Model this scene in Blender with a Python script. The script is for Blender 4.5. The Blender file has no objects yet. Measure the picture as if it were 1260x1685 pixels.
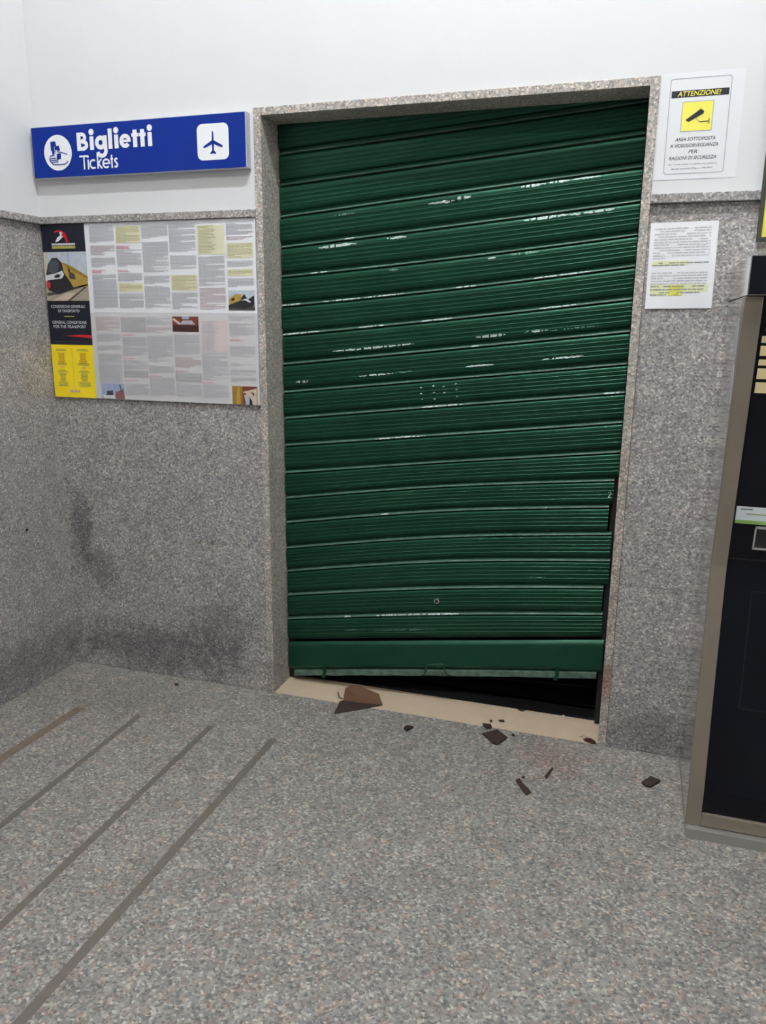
import bpy, bmesh, math, random
from mathutils import Vector, Matrix
random.seed(7)
scene = bpy.context.scene
COL = scene.collection

# ------------------------------------------------------------------ camera
cam_d = bpy.data.cameras.new('camera')
cam_d.sensor_fit = 'HORIZONTAL'; cam_d.sensor_width = 36.0; cam_d.lens = 36.0 * 1297.5 / 1260.0
cam_d.clip_start = 0.02
cam = bpy.data.objects.new('camera', cam_d); COL.objects.link(cam)
YAW, PITCH, ROLL = 0.3087, 0.2333, 0.0099
_f = Vector((-math.sin(YAW) * math.cos(PITCH), math.cos(YAW) * math.cos(PITCH), -math.sin(PITCH)))
_r = Vector((math.cos(YAW), math.sin(YAW), 0)); _u = _r.cross(_f)
_r2 = math.cos(ROLL) * _r + math.sin(ROLL) * _u; _u2 = -math.sin(ROLL) * _r + math.cos(ROLL) * _u
M = Matrix((_r2, _u2, -_f)).transposed().to_4x4(); M.translation = (2.4374, -2.8857, 1.5729)
cam.matrix_world = M
scene.camera = cam

# ------------------------------------------------------------------ world, exposure
wd = bpy.data.worlds.new('world'); scene.world = wd; wd.use_nodes = True
wd.node_tree.nodes['Background'].inputs[0].default_value = (0.75, 0.82, 1.0, 1)
wd.node_tree.nodes['Background'].inputs[1].default_value = 0.02
vs = scene.view_settings
vs.view_transform = 'Standard'; vs.look = 'None'; vs.gamma = 1.0; vs.exposure = 1.24; vs.use_curve_mapping = False
LAMP_NEAR, LAMP_FILL = 184.0, 104.0      # emission of the tubes above the door / added fill tubes further back

# ------------------------------------------------------------------ materials
MATS = {}
def srgb(r, g, b):
    def c(v):
        v /= 255.0
        return v / 12.92 if v <= 0.04045 else ((v + 0.055) / 1.055) ** 2.4
    return (c(r), c(g), c(b), 1)
def mat(name, col, rough=0.6, metal=0.0, spec=0.5, tint=None, bump=0.0, bscale=60.0, vary=0.06, vscale=8.0, emit=None):
    """plain procedural surface: colour with a little noise variation and optional bump"""
    m = bpy.data.materials.new(name); m.use_nodes = True; MATS[name] = m
    nt = m.node_tree; N = nt.nodes; Lk = nt.links; b = N['Principled BSDF']
    b.inputs['Roughness'].default_value = rough; b.inputs['Metallic'].default_value = metal
    b.inputs['Specular IOR Level'].default_value = spec
    if tint: b.inputs['Specular Tint'].default_value = (*tint, 1)
    geo = N.new('ShaderNodeNewGeometry')
    no = N.new('ShaderNodeTexNoise'); no.inputs['Scale'].default_value = vscale; no.inputs['Detail'].default_value = 5
    Lk.new(geo.outputs['Position'], no.inputs['Vector'])
    mp = N.new('ShaderNodeMapRange'); mp.inputs[1].default_value = 0.3; mp.inputs[2].default_value = 0.7
    mp.inputs[3].default_value = 1 - vary; mp.inputs[4].default_value = 1 + vary
    Lk.new(no.outputs[0], mp.inputs[0])
    mx = N.new('ShaderNodeVectorMath'); mx.operation = 'SCALE'; mx.inputs[0].default_value = col[:3]
    Lk.new(mp.outputs[0], mx.inputs['Scale']); Lk.new(mx.outputs[0], b.inputs['Base Color'])
    if bump:
        n2 = N.new('ShaderNodeTexNoise'); n2.inputs['Scale'].default_value = bscale; n2.inputs['Detail'].default_value = 4
        Lk.new(geo.outputs['Position'], n2.inputs['Vector'])
        bp = N.new('ShaderNodeBump'); bp.inputs['Strength'].default_value = bump; bp.inputs['Distance'].default_value = 0.003
        Lk.new(n2.outputs[0], bp.inputs['Height']); Lk.new(bp.outputs[0], b.inputs['Normal'])
    if emit:
        b.inputs['Emission Color'].default_value = emit[:4]; b.inputs['Emission Strength'].default_value = emit[4]
    return m

def granite(name, tint, gain=1.0, contrast=1.0, scale=150.0, rough=0.5, warm=0.3, stains=(), streaks=()):
    """speckled granite; stains = (centre, radii, strength, colour) blotches of dirt with ragged edges"""
    m = bpy.data.materials.new(name); m.use_nodes = True; MATS[name] = m
    nt = m.node_tree; N = nt.nodes; Lk = nt.links; b = N['Principled BSDF']
    b.inputs['Roughness'].default_value = rough; b.inputs['Specular IOR Level'].default_value = 0.35
    geo = N.new('ShaderNodeNewGeometry'); P = geo.outputs['Position']
    # grains
    wob = N.new('ShaderNodeTexNoise'); wob.inputs['Scale'].default_value = scale * 0.8; wob.inputs['Detail'].default_value = 2
    Lk.new(P, wob.inputs['Vector'])
    w2 = N.new('ShaderNodeVectorMath'); w2.operation = 'SCALE'; w2.inputs['Scale'].default_value = 0.9 / scale
    Lk.new(wob.outputs['Color'], w2.inputs[0])
    w3 = N.new('ShaderNodeVectorMath'); w3.operation = 'ADD'; Lk.new(P, w3.inputs[0]); Lk.new(w2.outputs[0], w3.inputs[1])
    vor = N.new('ShaderNodeTexVoronoi'); vor.inputs['Scale'].default_value = scale; Lk.new(w3.outputs[0], vor.inputs['Vector'])
    sep = N.new('ShaderNodeSeparateColor'); Lk.new(vor.outputs['Color'], sep.inputs[0])
    ramp = N.new('ShaderNodeValToRGB'); e = ramp.color_ramp.elements
    def gr(v, t):
        g = (v - 0.30) * contrast + 0.30
        return (max(0.01, g * gain * tint[0] * t[0]), max(0.01, g * gain * tint[1] * t[1]), max(0.01, g * gain * tint[2] * t[2]), 1)
    stops = [(0.0, 0.10, (1, 1, 1.04)), (0.14, 0.17, (1, 1, 1.02)), (0.38, 0.265, (1, 1, 1)), (0.62, 0.31, (1.03, 1, 0.96)),
             (0.84, 0.40, (1.02, 1, 0.95)), (1.0, 0.66, (1.02, 1, 0.94))]
    e[0].position = 0; e[0].color = gr(*stops[0][1:]); e[1].position = 1; e[1].color = gr(*stops[-1][1:])
    for pos, v, t in stops[1:-1]:
        x = e.new(pos); x.color = gr(v, t)
    Lk.new(sep.outputs[0], ramp.inputs[0])
    # pinkish and yellowish crystals
    v2 = N.new('ShaderNodeTexVoronoi'); v2.inputs['Scale'].default_value = scale * 0.55; Lk.new(w3.outputs[0], v2.inputs['Vector'])
    s2 = N.new('ShaderNodeSeparateColor'); Lk.new(v2.outputs['Color'], s2.inputs[0])
    pk = N.new('ShaderNodeMapRange'); pk.inputs[1].default_value = 0.80; pk.inputs[2].default_value = 0.86; pk.inputs[4].default_value = warm
    Lk.new(s2.outputs[1], pk.inputs[0])
    mixp = N.new('ShaderNodeMix'); mixp.data_type = 'RGBA'; mixp.blend_type = 'MULTIPLY'
    Lk.new(pk.outputs[0], mixp.inputs[0]); Lk.new(ramp.outputs[0], mixp.inputs[6]); mixp.inputs[7].default_value = (1.35, 1.0, 0.86, 1)
    # cloudiness
    cl = N.new('ShaderNodeTexNoise'); cl.inputs['Scale'].default_value = 9; cl.inputs['Detail'].default_value = 6; Lk.new(P, cl.inputs['Vector'])
    cm = N.new('ShaderNodeMapRange'); cm.inputs[1].default_value = 0.3; cm.inputs[2].default_value = 0.7; cm.inputs[3].default_value = 0.88; cm.inputs[4].default_value = 1.12
    Lk.new(cl.outputs[0], cm.inputs[0])
    sc = N.new('ShaderNodeVectorMath'); sc.operation = 'SCALE'; Lk.new(mixp.outputs[2], sc.inputs[0]); Lk.new(cm.outputs[0], sc.inputs['Scale'])
    cur = sc.outputs[0]
    if stains:
        dn = N.new('ShaderNodeTexNoise'); dn.inputs['Scale'].default_value = 14; dn.inputs['Detail'].default_value = 7; dn.inputs['Roughness'].default_value = 0.7
        Lk.new(P, dn.inputs['Vector'])
    for cen, rad, strength, colr in stains:
        d = N.new('ShaderNodeVectorMath'); d.operation = 'SUBTRACT'; Lk.new(P, d.inputs[0]); d.inputs[1].default_value = cen
        q = N.new('ShaderNodeVectorMath'); q.operation = 'DIVIDE'; Lk.new(d.outputs[0], q.inputs[0]); q.inputs[1].default_value = rad
        ln = N.new('ShaderNodeVectorMath'); ln.operation = 'LENGTH'; Lk.new(q.outputs[0], ln.inputs[0])
        ad = N.new('ShaderNodeMath'); ad.operation = 'MULTIPLY_ADD'; Lk.new(dn.outputs[0], ad.inputs[0]); ad.inputs[1].default_value = 2.2; ad.inputs[2].default_value = -1.1
        su = N.new('ShaderNodeMath'); su.operation = 'ADD'; Lk.new(ln.outputs['Value'], su.inputs[0]); Lk.new(ad.outputs[0], su.inputs[1])
        mr = N.new('ShaderNodeMapRange'); mr.interpolation_type = 'SMOOTHSTEP'
        mr.inputs[1].default_value = 1.15; mr.inputs[2].default_value = 0.25; mr.inputs[3].default_value = 0; mr.inputs[4].default_value = strength
        Lk.new(su.outputs[0], mr.inputs[0])
        mm = N.new('ShaderNodeMix'); mm.data_type = 'RGBA'; mm.blend_type = 'MULTIPLY'
        Lk.new(mr.outputs[0], mm.inputs[0]); Lk.new(cur, mm.inputs[6]); mm.inputs[7].default_value = (*colr, 1)
        cur = mm.outputs[2]
    Lk.new(cur, b.inputs['Base Color'])
    bp = N.new('ShaderNodeBump'); bp.inputs['Strength'].default_value = 0.12; bp.inputs['Distance'].default_value = 0.001
    Lk.new(sep.outputs[1], bp.inputs['Height']); Lk.new(bp.outputs[0], b.inputs['Normal'])
    return m

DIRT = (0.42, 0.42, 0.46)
granite('floor_granite', (1.0, 0.98, 0.935), 0.80, 0.76, 145, 0.42, 0.5,
        stains=[((2.25, -0.16, 0), (0.16, 0.18, 0.2), 0.5, (0.95, 0.72, 0.66)), ((0.35, -0.28, 0), (0.45, 0.18, 0.2), 0.45, (0.72, 0.70, 0.68))])
granite('wall_granite', (1.0, 0.98, 0.975), 1.08, 0.78, 175, 0.5, 0.25,
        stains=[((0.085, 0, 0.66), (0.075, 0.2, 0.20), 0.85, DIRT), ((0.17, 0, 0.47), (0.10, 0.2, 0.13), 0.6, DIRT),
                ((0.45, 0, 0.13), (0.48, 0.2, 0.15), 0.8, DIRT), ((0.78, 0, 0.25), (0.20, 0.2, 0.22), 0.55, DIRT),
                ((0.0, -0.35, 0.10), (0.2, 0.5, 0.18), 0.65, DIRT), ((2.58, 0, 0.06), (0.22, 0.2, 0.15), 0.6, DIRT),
                ((0.73, 0, 0.655), (0.16, 0.2, 0.007), 0.6, (0.62, 0.52, 0.45)),
                ((0.62, 0, 0.9), (0.25, 0.2, 0.35), 0.2, (0.75, 0.74, 0.80))])
granite('frame_granite', (1.05, 1.0, 0.94), 1.25, 0.75, 180, 0.45, 0.35,
        stains=[((2.41, 0, 0.26), (0.04, 0.2, 0.10), 0.75, (0.62, 0.38, 0.32)), ((2.41, 0, 0.75), (0.03, 0.2, 0.5), 0.35, (0.78, 0.66, 0.56)),
                ((1.01, 0, 0.05), (0.06, 0.2, 0.2), 0.5, DIRT)])
mat('plaster', (0.70, 0.703, 0.71), 0.9, spec=0.2, bump=0.08, bscale=30, vary=0.012, vscale=4)
mat('ceiling_paint', (0.5, 0.5, 0.5), 0.9, spec=0.2)
mat('dark_wall', (0.10, 0.10, 0.105), 0.9, spec=0.2)
mat('sill_marble', srgb(198, 180, 156), 0.35, vary=0.06, vscale=14)
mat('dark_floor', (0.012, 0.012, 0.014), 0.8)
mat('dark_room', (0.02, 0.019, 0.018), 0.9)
mat('floor_strip', srgb(103, 97, 90), 0.6, vary=0.12, vscale=30)
mat('floor_strip_worn', srgb(116, 103, 91), 0.7, vary=0.15, vscale=25)
mat('joint_dirt', (0.05, 0.045, 0.04), 0.9)
mat('green_paint', srgb(2, 41, 25), 0.43, spec=0.72, tint=(.40, 1, .70), bump=0.05, bscale=25, vary=0.10, vscale=6)
mat('green_dark', srgb(14, 52, 36), 0.5)
mat('green_worn_lit', srgb(66, 98, 82), 0.5, spec=0.5, vary=0.25, vscale=25)  # worn interlock strips, colour also lightened so they look lit
mat('scuff', srgb(190, 204, 200), 0.55, vary=0.25, vscale=90)
mat('scuff_faint', srgb(92, 132, 112), 0.5, vary=0.25, vscale=90)
mat('worn_edge', srgb(78, 100, 88), 0.5, vary=0.5, vscale=30)
mat('chrome', (0.72, 0.73, 0.74, 1), 0.22, metal=1.0)
mat('black', (0.01, 0.01, 0.011), 0.6)
mat('aluminium', srgb(190, 193, 200), 0.4, metal=0.3, vary=0.04)
mat('sign_blue', srgb(8, 42, 134), 0.35, spec=0.16, vary=0.04)
mat('sign_white', srgb(236, 238, 240), 0.4, vary=0.01)
mat('board_white', srgb(232, 233, 238), 0.45, vary=0.01)
mat('board_grey', srgb(208, 207, 208), 0.45, vary=0.01)
mat('navy', srgb(20, 24, 40), 0.4, vary=0.05)
mat('yellow_print', srgb(255, 228, 34), 0.45, vary=0.03)
mat('ink', srgb(190, 191, 196), 0.6); mat('ink_pink', srgb(194, 178, 182), 0.6)
mat('ink_mid', srgb(140, 142, 140), 0.6); mat('ink_dark', srgb(70, 72, 76), 0.6)
mat('ink_red', srgb(212, 150, 160), 0.6); mat('ink_olive', srgb(150, 146, 92), 0.6); mat('ink_ochre', srgb(196, 140, 30), 0.6)
mat('box_yellow', srgb(222, 220, 190), 0.55); mat('box_grey', srgb(176, 174, 174), 0.55); mat('box_pink', srgb(214, 200, 200), 0.55)
mat('red_print', srgb(200, 36, 48), 0.45); mat('white_print', srgb(226, 228, 232), 0.45); mat('olive_print', srgb(196, 190, 96), 0.45)
for nm, c in dict(sky=(186, 196, 206), skyb=(160, 176, 206), glass=(70, 74, 86), trainblack=(34, 34, 40), trainyel=(176, 146, 66), trainwht=(214, 216, 220),
                  lampred=(196, 40, 56), ballast=(168, 158, 138), rail=(74, 68, 62), wood=(122, 62, 44), woodd=(66, 36, 34), silver=(176, 172, 186),
                  gold=(150, 118, 44), cream=(206, 190, 170), brickp=(140, 92, 92), pole=(206, 196, 170)).items():
    mat('ph_' + nm, srgb(*c), 0.5, vary=0.1, vscale=60)
mat('paper', srgb(236, 237, 241), 0.75, vary=0.015, vscale=10)
mat('hilite', srgb(214, 214, 96), 0.75, vary=0.08, vscale=40); mat('hilite_pale', srgb(226, 230, 186), 0.75)
mat('sticker_yellow', srgb(240, 230, 96), 0.5); mat('sticker_line', srgb(165, 170, 178), 0.5)
mat('film', srgb(224, 226, 229), 0.3, vary=0.01)
mat('steel_brown', (0.29, 0.25, 0.20), 0.36, metal=0.5, bump=0.02, bscale=200, vary=0.08, vscale=6)
mat('steel_mirror', (0.62, 0.62, 0.61), 0.10, metal=1.0, vary=0.05, vscale=3)
mat('steel_plain', (0.42, 0.42, 0.40), 0.4, metal=0.7)
mat('machine_navy', srgb(8, 10, 19), 0.42, spec=0.22, vary=0.08, vscale=4)
mat('label_cream', srgb(226, 208, 160), 0.5, vary=0.04); mat('label_white', srgb(214, 222, 228), 0.4); mat('label_green', srgb(140, 182, 96), 0.4)
mat('label_orange', srgb(214, 130, 80), 0.5)
mat('frame_dark', srgb(52, 56, 46), 0.5); mat('notice_yellow', srgb(226, 214, 84), 0.45); mat('notice_brown', srgb(120, 104, 92), 0.5)
mat('shard', srgb(50, 36, 31), 0.7, vary=0.3, vscale=70); mat('shard_brown', srgb(84, 55, 30), 0.75, vary=0.15, vscale=30)
mat('rubbish', srgb(74, 46, 30), 0.9, vary=0.4, vscale=90)
mat('white_crumb', (0.7, 0.7, 0.68), 0.8)
mat('lamp_white', (0.8, 0.8, 0.8), 0.5)
mat('tube_near', (0.9, 0.9, 0.9), 0.5, emit=(0.95, 0.98, 1.0, 1, LAMP_NEAR))
mat('tube_fill', (0.9, 0.9, 0.9), 0.5, emit=(1.0, 0.97, 0.92, 1, LAMP_FILL))

# ------------------------------------------------------------------ mesh helpers
class MB:
    """collects faces for ONE mesh object"""
    def __init__(self, inc=0.0): self.v = []; self.f = []; self.m = []; self.mats = []; self.inc = inc; self.n = 0
    def lay(self, y):
        self.n += 1; return y - self.inc * self.n
    def mi(self, name):
        if name not in self.mats: self.mats.append(name)
        return self.mats.index(name)
    def face(self, pts, m):
        i = len(self.v); self.v += [tuple(p) for p in pts]; self.f.append(tuple(range(i, i + len(pts)))); self.m.append(self.mi(m))
    def box(self, x0, x1, y0, y1, z0, z1, m):
        i = len(self.v)
        self.v += [(x0, y0, z0), (x1, y0, z0), (x1, y1, z0), (x0, y1, z0), (x0, y0, z1), (x1, y0, z1), (x1, y1, z1), (x0, y1, z1)]
        for q in ((0, 3, 2, 1), (4, 5, 6, 7), (0, 1, 5, 4), (1, 2, 6, 5), (2, 3, 7, 6), (3, 0, 4, 7)):
            self.f.append(tuple(i + k for k in q)); self.m.append(self.mi(m))
        return self
    def prism(self, ring0, ring1, m):
        n = len(ring0); i = len(self.v); self.v += [tuple(p) for p in ring0] + [tuple(p) for p in ring1]; k = self.mi(m)
        self.f.append(tuple(range(i + n - 1, i - 1, -1))); self.m.append(k)
        self.f.append(tuple(range(i + n, i + 2 * n))); self.m.append(k)
        for a in range(n):
            b = (a + 1) % n
            self.f.append((i + a, i + b, i + n + b, i + n + a)); self.m.append(k)
        return self
    def tube(self, path, r, m, n=8):
        rings = []
        for j, p in enumerate(path):
            p = Vector(p); t = (Vector(path[min(j + 1, len(path) - 1)]) - Vector(path[max(j - 1, 0)])).normalized()
            a = t.cross(Vector((0, 0, 1)));
            if a.length < 1e-3: a = t.cross(Vector((1, 0, 0)))
            a.normalize(); b = t.cross(a)
            rings.append([p + r * (math.cos(6.2832 * k / n) * a + math.sin(6.2832 * k / n) * b) for k in range(n)])
        i = len(self.v); k = self.mi(m)
        for R_ in rings: self.v += [tuple(q) for q in R_]
        for j in range(len(path) - 1):
            for a in range(n):
                b = (a + 1) % n
                self.f.append((i + j * n + a, i + j * n + b, i + (j + 1) * n + b, i + (j + 1) * n + a)); self.m.append(k)
        self.f.append(tuple(range(i + n - 1, i - 1, -1))); self.m.append(k)
        e = i + (len(path) - 1) * n; self.f.append(tuple(range(e, e + n))); self.m.append(k)
        return self
    # --- flat printing on a plane facing -y
    def flat(self, pts, y, m): self.face([(p[0], y, p[1]) for p in pts], m); return self
    def rect(self, x0, x1, z0, z1, y, m): y = self.lay(y); return self.flat([(x0, z0), (x1, z0), (x1, z1), (x0, z1)], y, m)
    def disc(self, cx, cz, r, y, m, rz=None, n=32):
        rz = rz or r; y = self.lay(y)
        return self.flat([(cx + r * math.cos(6.28318 * k / n), cz + rz * math.sin(6.28318 * k / n)) for k in range(n)], y, m)
    def stroke(self, pts, w, y, m, cap=False):
        """thick polyline"""; y = self.lay(y)
        L = []; R_ = []
        for j, p in enumerate(pts):
            a = pts[max(j - 1, 0)]; b = pts[min(j + 1, len(pts) - 1)]
            dx, dz = b[0] - a[0], b[1] - a[1]; l = math.hypot(dx, dz) or 1
            s = w / 2
            if 0 < j < len(pts) - 1:
                d1 = (p[0] - a[0], p[1] - a[1]); d2 = (b[0] - p[0], b[1] - p[1])
                c = (d1[0] * d2[0] + d1[1] * d2[1]) / ((math.hypot(*d1) * math.hypot(*d2)) or 1)
                s = w / 2 / max(0.5, math.sqrt(max(0.0, (1 + c) / 2)))
            L.append((p[0] - dz / l * s, p[1] + dx / l * s)); R_.append((p[0] + dz / l * s, p[1] - dx / l * s))
        for j in range(len(pts) - 1): self.flat([R_[j], R_[j + 1], L[j + 1], L[j]], y, m)
        if cap:
            for p in (pts[0], pts[-1]): self.disc(p[0], p[1], w / 2, y, m, n=12)
        return self
    def arc(self, cx, cz, r, a0, a1, w, y, m, n=20, rz=None):
        rz = rz or r
        return self.stroke([(cx + r * math.cos(math.radians(a0 + (a1 - a0) * k / n)), cz + rz * math.sin(math.radians(a0 + (a1 - a0) * k / n))) for k in range(n + 1)], w, y, m)
    def text(self, s, x0, x1, z0, z1, y, m, bold=0.0, shear=0.0):
        """lettering fitted into a rectangle"""
        cu = bpy.data.curves.new('lettering', 'FONT'); cu.body = s; cu.size = 1; cu.offset = bold; cu.shear = shear; cu.resolution_u = 3
        ob = bpy.data.objects.new('lettering', cu); COL.objects.link(ob)
        dg = bpy.context.evaluated_depsgraph_get(); me = bpy.data.meshes.new_from_object(ob.evaluated_get(dg))
        bpy.data.objects.remove(ob); bpy.data.curves.remove(cu)
        xs = [v.co.x for v in me.vertices]; ys = [v.co.y for v in me.vertices]
        if xs:
            ax, bx, ay, by = min(xs), max(xs), min(ys), max(ys)
            i = len(self.v); k = self.mi(m)
            for v in me.vertices: self.v.append((x0 + (v.co.x - ax) / (bx - ax) * (x1 - x0), y, z0 + (v.co.y - ay) / (by - ay) * (z1 - z0)))
            for p in me.polygons: self.f.append(tuple(i + q for q in p.vertices)); self.m.append(k)
        bpy.data.meshes.remove(me)
        return self
    def build(self, name, parent=None, smooth=None, bevel=0.0, **props):
        me = bpy.data.meshes.new(name); me.from_pydata(self.v, [], self.f)
        for n_ in self.mats: me.materials.append(MATS[n_])
        for p, k in zip(me.polygons, self.m): p.material_index = k
        if smooth is not None:
            bm = bmesh.new(); bm.from_mesh(me); bmesh.ops.remove_doubles(bm, verts=bm.verts, dist=1e-5); bm.to_mesh(me); bm.free()
            for p in me.polygons: p.use_smooth = True
            me.set_sharp_from_angle(angle=math.radians(smooth))
        me.update()
        o = bpy.data.objects.new(name, me); COL.objects.link(o)
        if bevel:
            md = o.modifiers.new('bevel', 'BEVEL'); md.width = bevel; md.segments = 2; md.limit_method = 'ANGLE'
        if parent:
            o.parent = parent; o.matrix_parent_inverse = parent.matrix_world.inverted()
        for k, v in props.items(): o[k] = v
        return o
def thing(name, label, category, loc, group=None):
    o = bpy.data.objects.new(name, None); COL.objects.link(o); o.location = loc; o.empty_display_size = 0.1
    o.matrix_world = Matrix.Translation(loc)
    o['label'] = label; o['category'] = category
    if group: o['group'] = group
    return o
def struct(mb, name, parent=None, bevel=0.0, **kw):
    if parent is None: kw['kind'] = 'structure'
    return mb.build(name, parent, bevel=bevel, **kw)

# ------------------------------------------------------------------ room shell
X0, X1, Y0, ZC = 0.0, 4.6, -6.0, 5.18
XL0, XL1, XR0, XR1, ZT0, ZT1 = 0.9983, 1.0283, 2.3972, 2.4267, 2.3207, 2.3484
HD, HC = 1.9657, 1.9937
floor = struct(MB().box(X0 - 0.2, X1 + 0.2, Y0 - 0.2, 0.0, -0.12, 0.0, 'floor_granite').box(X0 - 0.2, X1 + 0.2, 0.0, 0.32, -0.12, -0.004, 'dark_floor'), 'floor',
               label='grey speckled granite floor slab of the ticket hall', category='floor')
def strip(xa, xb, ya, yb, w, m, label=None):
    n = 14; b = MB(); rng = random.Random(int(xa * 1000)); L = []; R_ = []
    for k in range(n + 1):
        t = k / n; x = xa + (xb - xa) * t; y = ya + (yb - ya) * t
        L.append((x - w / 2 + rng.uniform(-.0012, .0012), y)); R_.append((x + w / 2 + rng.uniform(-.0012, .0012), y))
    for k in range(n):
        b.prism([(L[k][0], L[k][1], -0.002), (R_[k][0], R_[k][1], -0.002), (R_[k + 1][0], R_[k + 1][1], -0.002), (L[k + 1][0], L[k + 1][1], -0.002)],
                [(L[k][0], L[k][1], 0.0012), (R_[k][0], R_[k][1], 0.0012), (R_[k + 1][0], R_[k + 1][1], 0.0012), (L[k + 1][0], L[k + 1][1], 0.0012)], m)
    o = b.build('inlay_strip', floor)
    if label: o['label'] = label
strip(0.592, 0.628, -0.373, -2.4, 0.023, 'floor_strip')
strip(0.915, 0.942, -0.353, -2.4, 0.024, 'floor_strip')
strip(1.196, 1.197, -0.364, -2.4, 0.028, 'floor_strip')
strip(0.322, 0.258, -0.385, -2.4, 0.040, 'floor_strip_worn', 'wide worn brown strip set in the floor')

wb = MB()                                   # back wall: plaster above, core behind the stone below
wb.box(X0 - 0.2, XL0, 0.0, 0.3, HC - 0.01, ZC, 'plaster').box(XR1, X1 + 0.2, 0.0, 0.3, HC - 0.01, ZC, 'plaster').box(XL0, XR1, 0.0, 0.3, ZT1, ZC, 'plaster')
wb.box(X0 - 0.2, XL0, 0.02, 0.3, 0.0, HC - 0.01, 'joint_dirt').box(XR1, X1 + 0.2, 0.02, 0.3, 0.0, HC - 0.01, 'joint_dirt')
wall_back = struct(wb, 'wall_back', label='white plastered wall above granite cladding around the shuttered doorway', category='wall')
wl = MB().box(-0.2, 0.0, Y0 - 0.2, 0.0, HC - 0.01, ZC, 'plaster').box(-0.2, -0.02, Y0 - 0.2, 0.02, 0.0, HC - 0.01, 'joint_dirt')
wall_left = struct(wl, 'wall_left', label='left side wall, white above and granite clad below', category='wall')
struct(MB().box(X1, X1 + 0.2, Y0 - 0.2, 0.0, 0.0, ZC, 'plaster'), 'wall_right', label='white side wall beyond the ticket machine', category='wall')
struct(MB().box(X0 - 0.2, X1 + 0.2, Y0 - 0.2, Y0, 0.0, ZC, 'dark_wall'), 'wall_front', label='dark wall behind the viewer', category='wall')
struct(MB().box(X0 - 0.2, X1 + 0.2, Y0 - 0.2, 0.3, ZC, ZC + 0.15, 'ceiling_paint'), 'ceiling', label='grey ceiling carrying the tube lamps', category='ceiling')
ib = MB()
ib.box(0.6, 2.9, 2.2, 2.25, 0, 3.0, 'dark_room').box(0.55, 0.6, 0.3, 2.25, 0, 3.0, 'dark_room').box(2.9, 2.95, 0.3, 2.25, 0, 3.0, 'dark_room')
ib.box(0.55, 2.95, 0.3, 2.25, 3.0, 3.05, 'dark_room').box(0.55, 2.95, 0.3, 2.25, -0.05, -0.004, 'dark_floor')
struct(ib, 'wall_interior', label='unlit room seen as a black gap under the raised shutter', category='room')

def slab(x0, x1, y0, y1, z0, z1, parent):
    g = 0.0008
    b = MB()
    if parent is wall_left: b.box(-0.02, 0.0, y0 + g, y1 - (g if y1 < 0 else 0), z0 + g, z1 - g, 'wall_granite')
    else: b.box(x0 + g, x1 - g, 0.0, 0.02, z0 + g, z1 - g, 'wall_granite')
    b.build('slab', parent, bevel=0.0006)
slab(-0.02, 0.402, 0, 0, 0, HD, wall_back); slab(0.402, XL0, 0, 0, 0, HD, wall_back)
slab(XR1, 3.25, 0, 0, 0, 0.655, wall_back); slab(XR1, 3.25, 0, 0, 0.655, HD, wall_back); slab(3.25, X1, 0, 0, 0, 0.655, wall_back); slab(3.25, X1, 0, 0, 0.655, HD, wall_back)
for a in range(7): slab(0, 0, -0.9 * (a + 1) if a < 6 else Y0, -0.9 * a, 0, HD, wall_left)
for (hy, hz, r) in ((-0.246, 0.705, 0.0075), (-0.33, 1.79, 0.005)):
    MB().prism([(-0.004, hy + r * math.cos(k * .785), hz + r * math.sin(k * .785)) for k in range(8)],
               [(0.0006, hy + r * math.cos(k * .785), hz + r * math.sin(k * .785)) for k in range(8)], 'black').build('drill_hole', wall_left)
# stone caps on the cladding
struct(MB().box(-0.0, 0.02, Y0, 0.0, HD, HC, 'wall_granite'), 'trim_1', bevel=0.002, label='granite capping strip on the left wall cladding', category='trim')
struct(MB().box(0.02, XL0, -0.02, 0.0, HD, HC, 'wall_granite'), 'trim_2', bevel=0.002, label='granite capping strip between blue ticket sign and poster board', category='trim')
struct(MB().box(XR1, X1, -0.02, 0.0, HD, HC, 'wall_granite'), 'trim_3', bevel=0.002, label='granite capping strip below the camera warning sticker', category='trim')
# door surround and sill
struct(MB().box(XL0, XL1, -0.006, 0.158, 0.0, ZT0, 'frame_granite'), 'trim_4', bevel=0.0015, label='left granite jamb of the shuttered doorway', category='door frame')
struct(MB().box(XR0, XR1, -0.006, 0.158, 0.0, ZT0, 'frame_granite'), 'trim_5', bevel=0.0015, label='right granite jamb of the doorway with rusty stains low down', category='door frame')
struct(MB().box(XL0, XR1, -0.006, 0.140, ZT0, ZT1, 'frame_granite'), 'trim_6', bevel=0.0015, label='granite lintel over the green shutter', category='door frame')
struct(MB().box(XL1, XR0, 0.0, 0.19, -0.03, 0.002, 'sill_marble'), 'trim_7', bevel=0.001, label='beige marble door sill under the green shutter', category='door sill')

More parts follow.
